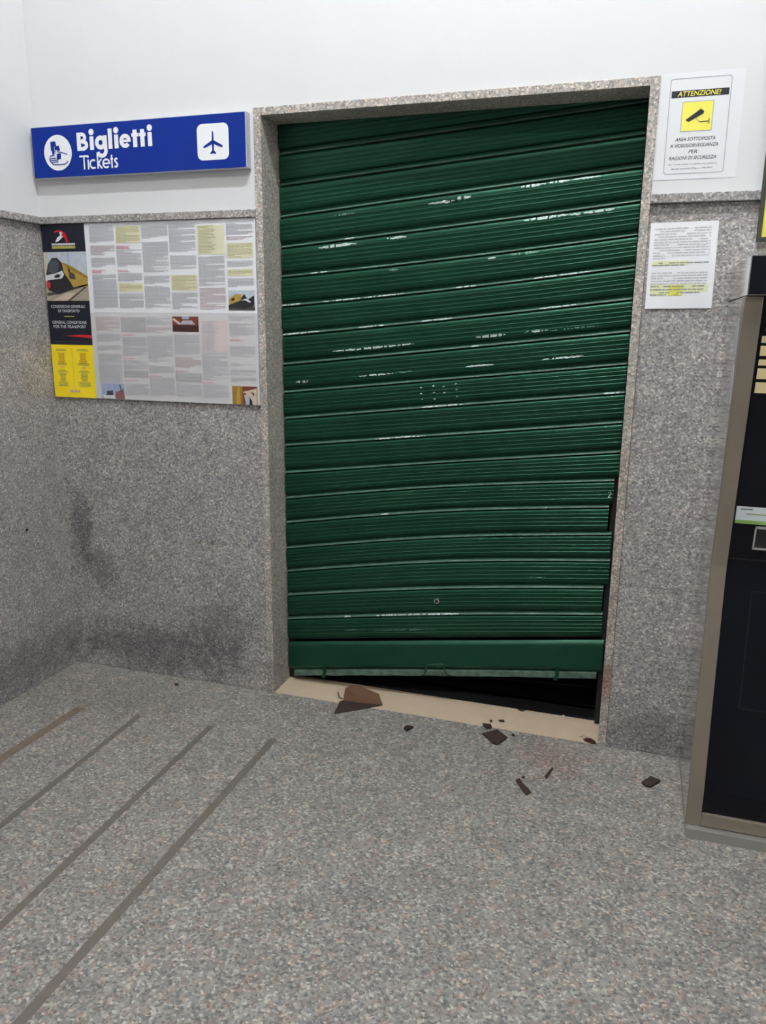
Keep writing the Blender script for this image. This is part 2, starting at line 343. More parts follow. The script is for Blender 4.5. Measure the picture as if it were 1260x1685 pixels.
# ------------------------------------------------------------------ roller shutter
YS = 0.146
J = [[0.1864, 0.2842, 0.3805], [0.2967, 0.4013, 0.4874], [0.4083, 0.515, 0.597], [0.5183, 0.6284, 0.7051], [0.6239, 0.7313, 0.8101], [0.7389, 0.841, 0.9169],
     [0.8468, 0.9424, 1.0182], [0.9583, 1.0427, 1.1263], [1.076, 1.1538, 1.236], [1.1893, 1.2676, 1.3447], [1.2983, 1.372, 1.4473], [1.4131, 1.4863, 1.562],
     [1.5309, 1.5986, 1.6746], [1.6467, 1.7089, 1.7861], [1.7607, 1.8195, 1.8904], [1.873, 1.935, 2.0011], [1.9879, 2.0514, 2.1117], [2.1053, 2.1596, 2.215],
     [2.2185, 2.2648, 2.3161], [2.331, 2.371, 2.417]]
def quad3(c, x):
    a, b, d = 1.03, 1.71, 2.39
    return c[0] * (x - b) * (x - d) / ((a - b) * (a - d)) + c[1] * (x - a) * (x - d) / ((b - a) * (b - d)) + c[2] * (x - a) * (x - b) / ((d - a) * (d - b))
def dent(x, z): return 0.022 * math.exp(-((x - 1.72) / .38) ** 2 - ((z - .88) / .36) ** 2)
def surf(i, x, t, out):
    """point on the bent curtain: slat i, height fraction t, 'out' metres towards the hall"""
    z = quad3(J[i], x) * (1 - t) + quad3(J[i + 1], x) * t
    return (x, YS - out + dent(x, z), z)
PROF = [(.055, -6), (.10, -5), (.125, 1), (.15, 5), (.19, 8.0), (.235, 9.0)]
for tc in (.30, .44, .58, .72):
    PROF += [(tc - .028, 8.8), (tc - .012, 10.0), (tc, 10.7), (tc + .012, 10.2), (tc + .020, 9.0)]
PROF += [(.80, 9.2), (.845, 8.6), (.88, 6.5), (.903, 3), (.912, -4), (.932, -6), (.936, 3), (.943, 8.5), (.955, 10.2), (.972, 9.6), (.99, 7.8), (1.004, 5), (1.014, 0), (1.02, -6), (1.05, -6)]
def out_at(t):
    for (a, oa), (b, ob) in zip(PROF, PROF[1:]):
        if a <= t <= b: return oa + (ob - oa) * (t - a) / (b - a)
    return 5.0
shutter = thing('roller_shutter', 'green metal roller shutter hanging crooked, forced up at its right side', 'shutter', (1.71, YS, 0.0))
SHORT = {0: 2.3755, 1: 2.3705, 2: 2.3865, 3: 2.385, 4: 2.3675, 5: 2.380}
slats = []
NX = 18
for i in range(len(J) - 1):
    xr = SHORT.get(i, 2.392); b = MB(); k = b.mi('green_paint'); kw = b.mi('green_worn_lit'); xl = 1.033 + 0.0015 * (i % 3)
    for s in range(NX + 1):
        x = xl + (xr - xl) * s / NX
        for t, o in PROF: b.v.append(surf(i, x, t, o / 1000))
    n = len(PROF)
    for s in range(NX):
        for q in range(n - 1):
            b.f.append((s * n + q, (s + 1) * n + q, (s + 1) * n + q + 1, s * n + q + 1)); b.m.append(kw if PROF[q][0] >= .932 and PROF[q + 1][0] <= 1.02 else k)
    # back skin and end caps give the slat its thickness
    base = len(b.v)
    for s in range(NX + 1):
        x = xl + (xr - xl) * s / NX
        for t in (.055, 1.05): b.v.append(surf(i, x, t, -0.010))
    for s in range(NX): b.f.append((base + 2 * s + 1, base + 2 * s + 3, base + 2 * s + 2, base + 2 * s)); b.m.append(k)
    for s, rev in ((0, False), (NX, True)):
        ring = [s * n + q for q in range(n)] + [base + 2 * s + 1, base + 2 * s]
        b.f.append(tuple(ring[::-1] if rev else ring)); b.m.append(k)
    slats.append(b.build('slat', shutter, smooth=50))
SC = [(14, 1.196, 1.356, 0.79, 0.0115, 1), (14, 1.479, 1.556, 0.81, 0.0092, 1), (14, 1.306, 1.346, 0.98, 0.0069, 1), (13, 1.161, 1.234, 0.98, 0.0069, 0.8), (13, 1.371, 1.488, 0.98, 0.0069, 0.5),
      (12, 1.036, 1.115, 0.98, 0.008, 0.8), (12, 1.213, 1.548, 0.98, 0.008, 1), (11, 1.036, 1.198, 0.98, 0.0092, 1), (11, 1.364, 1.468, 0.98, 0.0092, 1), (11, 1.62, 1.742, 0.98, 0.0092, 1),
      (11, 1.248, 1.593, 0.25, 0.0092, 0.7), (15, 1.639, 1.739, 0.71, 0.0092, 0.9), (13, 1.488, 1.525, 0.8, 0.0092, 0.5), (15, 1.263, 1.346, 0.76, 0.0069, 0.5), (15, 1.743, 1.799, 0.76, 0.0138, 0.9),
      (15, 1.98, 2.055, 0.84, 0.0115, 1), (15, 2.055, 2.151, 0.85, 0.0092, 1), (15, 2.156, 2.256, 0.85, 0.0069, 1), (14, 1.996, 2.152, 0.84, 0.0115, 1), (14, 2.152, 2.321, 0.82, 0.0092, 1),
      (13, 1.871, 1.9, 0.81, 0.0092, 0.8), (13, 1.951, 2.057, 0.84, 0.0115, 0.5), (12, 2.02, 2.245, 0.98, 0.0092, 0.9), (12, 1.753, 1.829, 0.98, 0.0092, 0.9), (11, 2.068, 2.2, 0.98, 0.0115, 1),
      (11, 1.836, 1.947, 0.26, 0.0115, 0.8), (11, 2.021, 2.105, 0.27, 0.0092, 0.8), (11, 2.112, 2.284, 0.24, 0.0069, 0.4), (10, 2.089, 2.24, 0.34, 0.0069, 0.9), (10, 1.8, 1.908, 0.32, 0.0069, 0.9),
      (10, 1.819, 1.849, 0.98, 0.0069, 0.9), (10, 1.367, 1.515, 0.31, 0.0069, 0.8), (10, 1.091, 1.151, 0.29, 0.0092, 0.9), (10, 1.517, 1.592, 0.33, 0.0046, 0.4), (8, 1.626, 1.794, 0.98, 0.0092, 0.9),
      (8, 2.318, 2.388, 0.98, 0.0092, 0.9), (7, 1.431, 1.644, 0.98, 0.0069, 0.7), (7, 1.694, 1.971, 0.98, 0.0069, 0.6), (0, 1.442, 1.806, 0.98, 0.0115, 0.9), (0, 1.303, 1.331, 0.98, 0.0092, 0.7),
      (0, 1.303, 1.396, 0.43, 0.0057, 0.5), (0, 1.429, 1.71, 0.41, 0.0057, 0.5), (4, 1.461, 1.495, 0.98, 0.0069, 0.8), (2, 2.083, 2.155, 0.34, 0.0046, 0.3)]
DOTS = [(9, 1.6248, .715), (9, 1.6251, .49), (9, 1.629, .28), (9, 1.6738, .746), (9, 1.6767, .495), (9, 1.6796, .266), (9, 1.7153, .69), (9, 1.7182, .464), (9, 1.7634, .768), (9, 1.7664, .54), (9, 1.7694, .29)]
per = {}
for sc_ in SC: per.setdefault(sc_[0], []).append(sc_)
for i, x, t in DOTS: per.setdefault(i, []).append((i, x - .004, x + .004, t, .006, .9))
rng = random.Random(3)
for i, lst in per.items():
    b = MB()
    for (_, xa, xb, t0, w, o) in lst:
        m = 'scuff' if o >= 0.7 else 'scuff_faint'
        n = max(3, int((xb - xa) / 0.006)); dt = w / 0.112 * 0.5
        on = True
        prev = None
        for k in range(n + 1):
            x = xa + (xb - xa) * k / n; e = math.sin(math.pi * (k + .35) / (n + .7)) ** 0.5
            h = dt * e * rng.uniform(0.55, 1.1); tt = t0 + rng.uniform(-.012, .012)
            lo, hi = tt - h, tt + h
            if t0 > .9: lo, hi = max(lo, .943), min(hi, 1.004)
            mid = (lo + hi) / 2
            cur = [surf(i, x, q, out_at(q) / 1000 + 0.0006) for q in (lo, mid, hi)]
            if prev and rng.random() > 0.16 * (2 - o) * (1 if n > 6 else 0):
                b.face([prev[0], cur[0], cur[1], prev[1]], m); b.face([prev[1], cur[1], cur[2], prev[2]], m)
            prev = cur
    b.build('paint_scuffs', slats[i], kind='stuff')
# small white numeral near the right edge of one slat
b = MB(); pts2 = [(0, .9), (.3, 1.0), (.75, .95), (.8, .7), (.45, .5), (.1, .12), (.1, .02), (.85, .02)]
for (a, c), (d, e) in zip(pts2, pts2[1:]):
    P0 = surf(5, 2.362 + .012 * a, .33 + .21 * c, 0.0112); P1 = surf(5, 2.362 + .012 * d, .33 + .21 * e, 0.0112)
    v = Vector(P1) - Vector(P0); nrm = Vector((-v.z, 0, v.x)).normalized() * 0.0014
    b.face([Vector(P0) - nrm, Vector(P1) - nrm, Vector(P1) + nrm, Vector(P0) + nrm], 'scuff')
b.build('painted_mark', slats[5])
# bottom bar: flat panel, lip, pull handle, latches
def bline(x, za, zm, zb): return quad3([za, zm, zb], x)
BP = [(0.0, -3), (.05, 4), (.10, 8), (.16, 9), (.62, 9), (.66, 10.5), (.70, 10.5), (.73, 9), (.77, 6), (.80, -2), (.83, -2)]
LO = [0.018, 0.1225, 0.211]
HI = [v - 0.0065 for v in J[0]]
def bsurf(x, t, out):
    z = quad3(HI, x) * (1 - t) + quad3(LO, x) * t
    return (x, YS - out + dent(x, z) * .6, z)
b = MB(); k = b.mi('green_paint'); xl, xr, n = 1.034, 2.388, len(BP)
for s in range(NX + 1):
    x = xl + (xr - xl) * s / NX
    for t, o in BP: b.v.append(bsurf(x, t, o / 1000))
    for t in (.83, 0.0): b.v.append(bsurf(x, t, -0.010))
n += 2
for s in range(NX):
    for q in range(n): b.f.append((s * n + q, s * n + (q + 1) % n, (s + 1) * n + (q + 1) % n, (s + 1) * n + q)); b.m.append(k)
b.f.append(tuple(range(n - 1, -1, -1))); b.m.append(k); b.f.append(tuple(NX * n + q for q in range(n))); b.m.append(k)
bar = b.build('bottom_bar', shutter, smooth=40)
b = MB(); xl, xr = 1.062, 2.370
LP = [(.83, 3), (.845, 11), (.985, 12), (1.0, 8), (1.0, -9), (.83, -9)]; n = len(LP); rng = random.Random(5)
for s in range(41):
    x = xl + (xr - xl) * s / 40; dz = rng.uniform(-.0015, .0012)
    for t, o in LP:
        p = bsurf(x, t, o / 1000); b.v.append((p[0], p[1], p[2] + (dz if t > .95 else 0)))
k = b.mi('worn_edge')
for s in range(40):
    for q in range(n): b.f.append((s * n + q, s * n + (q + 1) % n, (s + 1) * n + (q + 1) % n, (s + 1) * n + q)); b.m.append(k)
b.f.append(tuple(range(n - 1, -1, -1))); b.m.append(k); b.f.append(tuple(40 * n + q for q in range(n))); b.m.append(k)
b.build('bottom_lip', bar, label='scuffed pale green lower lip of the shutter')
hp = [bsurf(1.655, .97, .014), bsurf(1.668, .95, .020), bsurf(1.674, .80, .026), bsurf(1.680, .64, .030), bsurf(1.689, .615, .031), bsurf(1.742, .600, .031), bsurf(1.752, .62, .030), bsurf(1.757, .78, .026), bsurf(1.767, .94, .020), bsurf(1.785, .965, .014)]
MB().tube(hp, 0.0032, 'green_dark', 8).build('pull_handle', bar, smooth=60)
for xc in (1.206, 2.214):
    b = MB()
    b.prism([bsurf(xc - .010, 1.03, .020), bsurf(xc + .006, 1.04, .020), bsurf(xc + .012, .86, .020), bsurf(xc + .009, .72, .018), bsurf(xc - .004, .74, .018), bsurf(xc - .003, .88, .020)],
            [bsurf(xc - .010, 1.03, .011), bsurf(xc + .006, 1.04, .011), bsurf(xc + .012, .86, .011), bsurf(xc + .009, .72, .010), bsurf(xc - .004, .74, .010), bsurf(xc - .003, .88, .011)], 'green_paint')
    b.build('latch', bar)
# lock cylinder
c = Vector(surf(1, 1.7105, .49, 0.010)); b = MB()
def ring(r, y): return [(c.x + r * math.cos(k * math.pi / 12), c.y + y, c.z + r * math.sin(k * math.pi / 12)) for k in range(24)]
rs = [ring(.0125, .006), ring(.0125, -.003), ring(.0105, -.0055), ring(.0075, -.0055), ring(.0065, -.002)]
for r0, r1 in zip(rs, rs[1:]):
    for k in range(24): b.face([r0[k], r0[(k + 1) % 24], r1[(k + 1) % 24], r1[k]], 'chrome')
b.face(rs[-1], 'green_dark')
lock = b.build('lock_cylinder', shutter, smooth=40, label='round chrome lock in a low slat')
MB().box(c.x - .001, c.x + .001, c.y - .0062, c.y - .0022, c.z - .004, c.z + .004, 'black').build('keyhole', lock)
for (xa, xb) in ((XL1, XL1 + .030), (XR0 - .022, XR0)):
    MB().box(xa, xb, .1625, .167, 0.004, 2.45, 'black').build('guide_rail', shutter)  # rails coloured black so the gaps beside the slats look shaded

# ------------------------------------------------------------------ blue ticket sign
sx0, sx1, sz0, sz1, sy = 0.018, 0.983, 2.1375, 2.3325, -0.036
sign = thing('ticket_sign', 'blue oblong sign with white hand circle and aeroplane square, above the poster board', 'sign', (0.5, 0.0, sz0))
MB().box(sx0, sx1, sy + .002, 0.0, sz0, sz1, 'aluminium').build('casing', sign, bevel=0.001)
MB().box(sx0 + .004, sx1 - .004, sy, sy + .003, sz0 + .003, sz1 - .003, 'sign_blue').build('blue_face', sign)
yp = sy - .0006
b = MB(); b.disc(.144, 2.2315, .0665, yp, 'sign_white', n=48)
circ = b.build('hand_circle', sign, label='white disc with a hand holding tickets')
def hx(x, z): return (.144 + (x - 287) / 181 * .066, 2.2315 - (z - 332) / 237 * .066)
b = MB(4e-5); y2 = yp - .0005
b.flat([hx(*q) for q in ((215, 355), (250, 350), (272, 225), (262, 176), (196, 180))], y2, 'sign_blue')
b.flat([hx(*q) for q in ((272, 345), (268, 425), (322, 418), (326, 340))], y2, 'sign_blue')
b.flat([hx(*q) for q in ((262, 245), (256, 290), (300, 312), (320, 300), (306, 234))], y2, 'sign_blue')
for k in range(5): b.rect(*(hx(242, 0)[0], hx(250, 0)[0]), hx(0, 250 + k * 22 + 10)[1], hx(0, 250 + k * 22)[1], y2 - .0003, 'sign_white')
for q in ([(275, 318), (330, 330), (375, 346), (412, 362)], [(178, 392), (190, 368), (245, 364)], [(172, 408), (210, 404), (262, 402)], [(182, 432), (230, 430), (285, 428)],
          [(192, 458), (240, 456), (290, 452)], [(215, 486), (290, 492), (370, 489), (400, 470), (414, 452)], [(172, 400), (180, 440), (200, 470), (222, 488)], [(204, 182), (204, 300)]):
    b.stroke([hx(*p) for p in q], .0036, y2, 'sign_blue')
b.build('hand_pictogram', circ)
def rrect(x0, x1, z0, z1, r, n=6):
    P = []
    for (cx, cz, a) in ((x1 - r, z1 - r, 0), (x0 + r, z1 - r, 90), (x0 + r, z0 + r, 180), (x1 - r, z0 + r, 270)):
        for k in range(n + 1): P.append((cx + r * math.cos(math.radians(a + 90 * k / n)), cz + r * math.sin(math.radians(a + 90 * k / n))))
    return P
b = MB(); b.flat(rrect(.778, .911, 2.171, 2.298, .022), yp, 'sign_white'); sq = b.build('plane_square', sign, label='white rounded square with an aeroplane')
b = MB(); cx, cz = .8445, 2.2345
def pl(*pts):
    b.flat([(cx + x, cz + z) for x, z in pts], y2, 'sign_blue')
pl((-.0042, .002), (.0042, .002), (.0032, .030), (.0015, .0365), (-.0015, .0365), (-.0032, .030))
pl((-.0042, .005), (-.040, -.014), (-.041, -.021), (-.033, -.020), (-.0045, -.009))
pl((.0045, -.009), (.033, -.020), (.041, -.021), (.040, -.014), (.0042, .005))
pl((-.0045, -.010), (.0045, -.010), (.0042, .005), (-.0042, .005))
pl((-.0034, -.034), (.0034, -.034), (.0042, -.009), (-.0042, -.009))
pl((-.0034, -.030), (-.0118, -.0385), (-.0115, -.044), (-.001, -.0405), (.001, -.0405), (.0115, -.044), (.0118, -.0385), (.0034, -.030))
b.build('plane_pictogram', sq)
# lettering "Biglietti"
b = MB(4e-5); bl = 2.2335; m = 'sign_white'; W_ = .0185; xh = .050
def vbar(x, z0, z1, w=W_): b.rect(x - w / 2, x + w / 2, bl + z0, bl + z1, yp, m)
vbar(.2476, 0, .066); b.arc(.2600, bl + .0472, .0165, -90, 90, .0135, yp, m, rz=.0128); b.arc(.2620, bl + .0196, .0210, -90, 90, .0150, yp, m, rz=.0133)
for z in (.0065, .0335, .0602): b.rect(.240, .2625, bl + z - .0063, bl + z + .0063, yp, m)
for x in (.308, .4219, .5733): vbar(x, 0, xh); b.disc(x, bl + .0655, .0118, yp, m, n=24)
b.arc(.349, bl + .025, .0175, 0, 360, .0165, yp, m, n=36); vbar(.3705, -.004, xh, .0165)
b.arc(.3525, bl - .004, .0195, 0, -165, .0155, yp, m, n=24)
vbar(.394, 0, .073)
b.arc(.4617, bl + .025, .0178, 0, 322, .0155, yp, m, n=36); b.rect(.448, .4868, bl + .0205, bl + .0295, yp, m)
for x in (.507, .5405): vbar(x, 0, .0625); b.rect(x - .0155, x + .0155, bl + .0375, bl + xh, yp, m)
b.build('lettering_biglietti', sign)
b = MB(4e-5); bl = 2.1635; w = .0068; xh = .036
vbar(.266, 0, .0525, w); b.rect(.245, .2868, bl + .0455, bl + .0525, yp, m)
vbar(.285, 0, xh, w); b.disc(.285, bl + .0465, .0046, yp, m, n=16)
b.arc(.3085, bl + .018, .0150, 52, 308, w, yp, m, n=24)
vbar(.3298, 0, .058, w); b.stroke([(.3475, bl + xh), (.3325, bl + .0185), (.3495, bl)], w, yp, m)
b.arc(.3690, bl + .018, .0148, 0, 315, w, yp, m, n=28); b.rect(.3555, .3872, bl + .0152, bl + .0208, yp, m)
vbar(.3955, 0, .048, w); b.rect(.389, .402, bl + .030, bl + xh, yp, m)
b.stroke([(.4215, bl + .0305), (.417, bl + .0335), (.412, bl + .0325), (.4095, bl + .0275), (.4115, bl + .0225), (.4175, bl + .017), (.4205, bl + .0115), (.4185, bl + .0055), (.413, bl + .003), (.4065, bl + .0055)], w, yp, m)
b.build('lettering_tickets', sign)

# ------------------------------------------------------------------ poster board
pb = thing('poster_board', 'large printed transport conditions board with navy and yellow left column', 'poster', (0.5, 0.0, 1.2525))
px0, px1, pz0, pz1, py = 0.008, 0.996, 1.2525, 1.9645, -0.010
board = MB().box(px0, px1, py, -0.0006, pz0, pz1, 'board_white').build('board', pb)
q = py - .0004
MB().rect(.222, px1, pz0, 1.6085, q, 'board_grey').build('lower_sheet', board)
b = MB().rect(px0, .222, 1.855, pz1, q, 'navy'); top_panel = b.build('logo_panel', pb)
q2 = q - .0004; b = MB()
b.arc(.094, 1.893, .046, 8, 118, .006, q2, 'red_print', n=24, rz=.045); b.arc(.104, 1.895, .030, -5, 80, .013, q2, 'red_print', n=16)
b.flat([(.074, 1.894), (.092, 1.898), (.118, 1.917), (.108, 1.917), (.114, 1.932), (.098, 1.935), (.101, 1.920), (.087, 1.913)], q2, 'white_print')
for k in range(15): b.rect(.056 + k * .0078, .062 + k * .0078, 1.8815, 1.8895, q2, 'white_print')
for k in range(15): b.rect(.056 + k * .0078, .0624 + k * .0078, 1.868, 1.8785, q2, 'olive_print')
b.build('logo', top_panel)
b = MB(); x0, x1, z0, z1 = px0, .222, 1.658, 1.855
def U(u, v): return (x0 + u * (x1 - x0), z1 - v * (z1 - z0))
def poly(m, *pts, y=q): b.flat([U(*p) for p in pts][::-1], y, 'ph_' + m)
poly('sky', (0, 0), (1, 0), (1, .62), (0, .62)); poly('ballast', (0, .60), (1, .60), (1, 1), (0, 1))
e = .0003
poly('pole', (.0, 0), (.07, 0), (.09, .6), (.02, .6), y=q - e); poly('skyb', (.56, 0), (.60, 0), (.60, .4), (.56, .4), y=q - e)
poly('trainyel', (.40, .20), (.62, .28), (1, .50), (1, .72), (.70, .72), (.45, .60), y=q - e)
poly('gold', (.44, .22), (.62, .28), (1, .50), (1, .55), (.60, .36), y=q - 2 * e); poly('rail', (.56, .40), (.70, .44), (.72, .56), (.58, .54), y=q - 2 * e)
poly('trainblack', (.04, .42), (.10, .24), (.20, .12), (.32, .12), (.42, .22), (.46, .42), (.62, .66), (.66, .74), (.30, .86), (.06, .78), y=q - 2 * e)
poly('glass', (.08, .40), (.13, .24), (.20, .16), (.30, .16), (.36, .22), (.34, .38), (.20, .44), y=q - 3 * e)
poly('trainwht', (.02, .48), (.10, .46), (.24, .44), (.42, .38), (.46, .46), (.40, .54), (.20, .56), (.02, .58), y=q - 3 * e)
poly('trainblack', (.22, .49), (.30, .45), (.38, .46), (.34, .52), (.24, .53), y=q - 4 * e)
poly('lampred', (.03, .60), (.10, .60), (.12, .66), (.10, .74), (.03, .74), y=q - 3 * e)
poly('rail', (.02, .84), (.30, .80), (.96, .66), (1, .68), (.34, .86), (.02, .90), y=q - e)
poly('rail', (.50, 1), (.56, 1), (.96, .72), (.92, .71), y=q - e); poly('cream', (.10, 1), (.46, 1), (.70, .84), (.5, .84), y=q - e)
b.build('train_photo', pb)
b = MB().rect(px0, .222, 1.476, 1.658, q, 'navy'); tp = b.build('title_panel', pb)
b = MB()
b.text('CONDIZIONI GENERALI', .026, .197, 1.6285, 1.6405, q2, 'white_print'); b.text('DI TRASPORTO', .062, .168, 1.6105, 1.6225, q2, 'white_print')
b.rect(.088, .140, 1.5925, 1.5955, q2, 'olive_print')
b.text('GENERAL CONDITIONS', .026, .200, 1.5635, 1.5755, q2, 'white_print'); b.text('FOR THE TRANSPORT', .030, .196, 1.5455, 1.5575, q2, 'white_print')
b.flat([(.085, 1.5135), (.222, 1.5045), (.222, 1.5175), (.160, 1.5190)], q2, 'red_print')
for k in range(26): b.rect(.030 + k * .0065, .0345 + k * .0065, 1.488, 1.4905, q2, 'ink_dark')
b.build('title_print', tp)
b = MB().rect(px0, .222, pz0, 1.476, q, 'yellow_print'); yl = b.build('yellow_panel', pb)
b = MB(); rng = random.Random(11)
for cxp in (.058, .168):
    for (za, zb, mm, wmax) in ((1.458, 1.448, 'ink_olive', .032), (1.442, 1.400, 'ink_ochre', .020), (1.398, 1.390, 'ink_olive', .036), (1.384, 1.374, 'ink_red', .012), (1.368, 1.362, 'ink_olive', .030), (1.356, 1.322, 'ink_olive', .020), (1.318, 1.300, 'ink_olive', .034)):
        z = za
        while z > zb:
            w = wmax * rng.uniform(.6, 1); b.rect(cxp - w, cxp + w, z - .0026, z, q2, mm); z -= .0052
b.rect(.1125, .1135, 1.296, 1.462, q2, 'ink_olive')
for k in range(6): b.rect(.088 + k * .009, .0955 + k * .009, 1.2745, 1.2845, q2, 'ink_red' if k % 2 else 'ink_pink')
b.build('small_print', yl, kind='stuff')
# text columns
CX = [(.246, .362), (.371, .486), (.493, .612), (.619, .737), (.746, .862), (.873, .985)]
BL1 = [(0, 't', 1.954, 1.885), (0, 'q', 1.8777, 1.8411), (0, 't', 1.8301, 1.7932), (0, 'r', 1.782, 1.7672), (0, 't', 1.7635, 1.6244), (1, 'y', 1.947, 1.886), (1, 'r', 1.8752, 1.8608), (1, 't', 1.8593, 1.7916), (1, 'r', 1.7806, 1.7696), (1, 't', 1.7682, 1.7328), (1, 'y', 1.7254, 1.6958), (1, 't', 1.6884, 1.6248), (2, 't', 1.9509, 1.8978), (2, 't', 1.8871, 1.7684), (2, 't', 1.7575, 1.7247), (2, 't', 1.7174, 1.6253), (3, 't', 1.9546, 1.8457), (3, 't', 1.8329, 1.778), (3, 'y', 1.7565, 1.6987), (3, 't', 1.6914, 1.6235), (4, 'y', 1.9409, 1.8365), (4, 't', 1.8281, 1.7126), (4, 'q', 1.709, 1.6226), (5, 't', 1.9479, 1.9035), (5, 'q', 1.9001, 1.8829), (5, 'y', 1.8726, 1.8207), (5, 't', 1.8102, 1.7858), (5, 'y', 1.7753, 1.7543), (5, 't', 1.7438, 1.7085)]
BL2 = [(0, 'q', 1.594, 1.5366), (0, 't', 1.5251, 1.4903), (0, 't', 1.4787, 1.4553), (0, 't', 1.4436, 1.3216), (1, 'g', 1.5911, 1.5343), (1, 'r', 1.5229, 1.5153), (1, 't', 1.5138, 1.4347), (1, 'r', 1.4286, 1.4216), (1, 't', 1.4201, 1.3766), (1, 'g', 1.3727, 1.3493), (1, 'r', 1.336, 1.3281), (1, 't', 1.3218, 1.2706), (2, 't', 1.5956, 1.5621), (2, 'q', 1.5546, 1.5321), (2, 't', 1.5208, 1.4106), (2, 't', 1.3991, 1.3645), (2, 'r', 1.3583, 1.3522), (2, 't', 1.3506, 1.2713), (3, 't', 1.5262, 1.4438), (3, 'q', 1.4363, 1.3909), (3, 'r', 1.381, 1.3749), (3, 'g', 1.3704, 1.3375), (3, 't', 1.3299, 1.2721), (4, 'b', 1.5791, 1.4614), (4, 't', 1.4576, 1.3453), (4, 'r', 1.3385, 1.3324), (4, 't', 1.3301, 1.2731), (5, 't', 1.6016, 1.5837), (5, 't', 1.5728, 1.5222), (5, 'r', 1.5113, 1.5025), (5, 't', 1.4857, 1.4417), (5, 't', 1.4196, 1.4048), (5, 't', 1.3937, 1.3715), (5, 't', 1.364, 1.3416)]
rng = random.Random(21)
for row, BL in enumerate((BL1, BL2)):
    b = MB(); yb = q - .0004; yt = q - .0008
    for (c_, k, za, zb) in BL:
        xa, xb = CX[c_]
        mm = {'t': 'ink', 'q': 'ink_pink', 'r': 'ink_red', 'y': 'ink_olive', 'g': 'ink', 'b': 'ink'}[k]
        if k in 'ygb':
            b.rect(xa - .002, xb + .002, zb - .002, za + .002, yb, {'y': 'box_yellow', 'g': 'box_grey', 'b': 'box_pink'}[k]); xa += .004; xb -= .004
        z = za - .001; short = 0
        while z - .0028 >= zb - .0005:
            x2 = xb
            if k == 'r': x2 = xa + (xb - xa) * rng.uniform(.35, .6)
            elif k in 'b' or (k == 'y' and za - zb > .09): x2 = xa + (xb - xa) * rng.uniform(.4, .75)
            elif rng.random() < .16 or z - .0078 < zb: x2 = xa + (xb - xa) * rng.uniform(.25, .9)
            h = .0026 if k != 'y' else .0016
            # words along a line
            x = xa
            while x < x2 - .002:
                wd_ = min(rng.uniform(.006, .022), x2 - x); b.rect(x, x + wd_, z - h, z, yt, mm); x += wd_ + .0014
            z -= .0047
    if row == 0: b.rect(.236, .988, 1.6095, 1.6108, yb, 'ink')
    b.build('printed_text', board, kind='stuff')
def photo(name, x0, x1, z0, z1, shapes):
    b = MB()
    for k, (m_, pts) in enumerate(shapes): b.flat([(x0 + u * (x1 - x0), z1 - v * (z1 - z0)) for u, v in pts][::-1], q - .0005 - .0002 * k, 'ph_' + m_)
    b.build(name, pb)
F = [(0, 0), (1, 0), (1, 1), (0, 1)]
photo('small_photo', .873, .988, 1.622, 1.698, [('sky', F), ('rail', [(0, .72), (1, .8), (1, 1), (0, 1)]), ('trainblack', [(.0, .75), (.45, .45), (.60, .18), (.75, .45), (.98, .25), (.98, .75), (.6, .95), (.0, .85)]), ('trainyel', [(.02, .42), (.30, .18), (.50, .20), (.48, .50), (.04, .72)]), ('trainblack', [(.12, .42), (.24, .36), (.24, .48), (.12, .55)]), ('trainwht', [(.48, .50), (.70, .40), (.86, .58), (.80, .62), (.65, .50)])])
photo('small_photo', .615, .735, 1.537, 1.597, [('wood', F), ('woodd', [(0, .55), (1, .6), (1, 1), (0, 1)]), ('cream', [(.0, .2), (.06, .1), (.36, .5), (.26, .55)]), ('silver', [(.30, .45), (.42, .25), (.75, .25), (.88, .52), (.30, .52)]), ('skyb', [(.36, 0), (.66, 0), (.64, .18), (.40, .18)]), ('rail', [(.34, .55), (.56, .55), (.50, .66), (.38, .66)])])
photo('small_photo', .252, .366, 1.2545, 1.318, [('skyb', F), ('brickp', [(.62, .55), (.96, .35), (1, 1), (.55, 1)]), ('glass', [(.22, .5), (.5, .45), (.5, .7), (.22, .72)]), ('trainblack', [(.18, .70), (.48, .66), (.52, .78), (.2, .78)]), ('trainwht', [(.05, .78), (.56, .76), (.60, 1), (.08, 1)]), ('rail', [(.78, .05), (.82, .05), (.92, .5), (.86, .5)])])
photo('small_photo', .876, .988, 1.2535, 1.3265, [('wood', F), ('gold', [(0, .0), (.42, 0), (.40, 1), (0, 1)]), ('trainyel', [(.22, .05), (.30, .05), (.32, 1), (.16, 1)]), ('cream', [(.44, .3), (.98, .1), (.98, 1), (.56, 1)]), ('skyb', [(.60, .5), (.72, .55), (.70, 1), (.52, 1)]), ('trainblack', [(.70, .6), (.80, .8), (.80, 1), (.68, 1)]), ('brickp', [(.74, .3), (.9, .35), (.86, .55)]), ('trainblack', [(.46, .35), (.58, .40), (.50, .5)])])

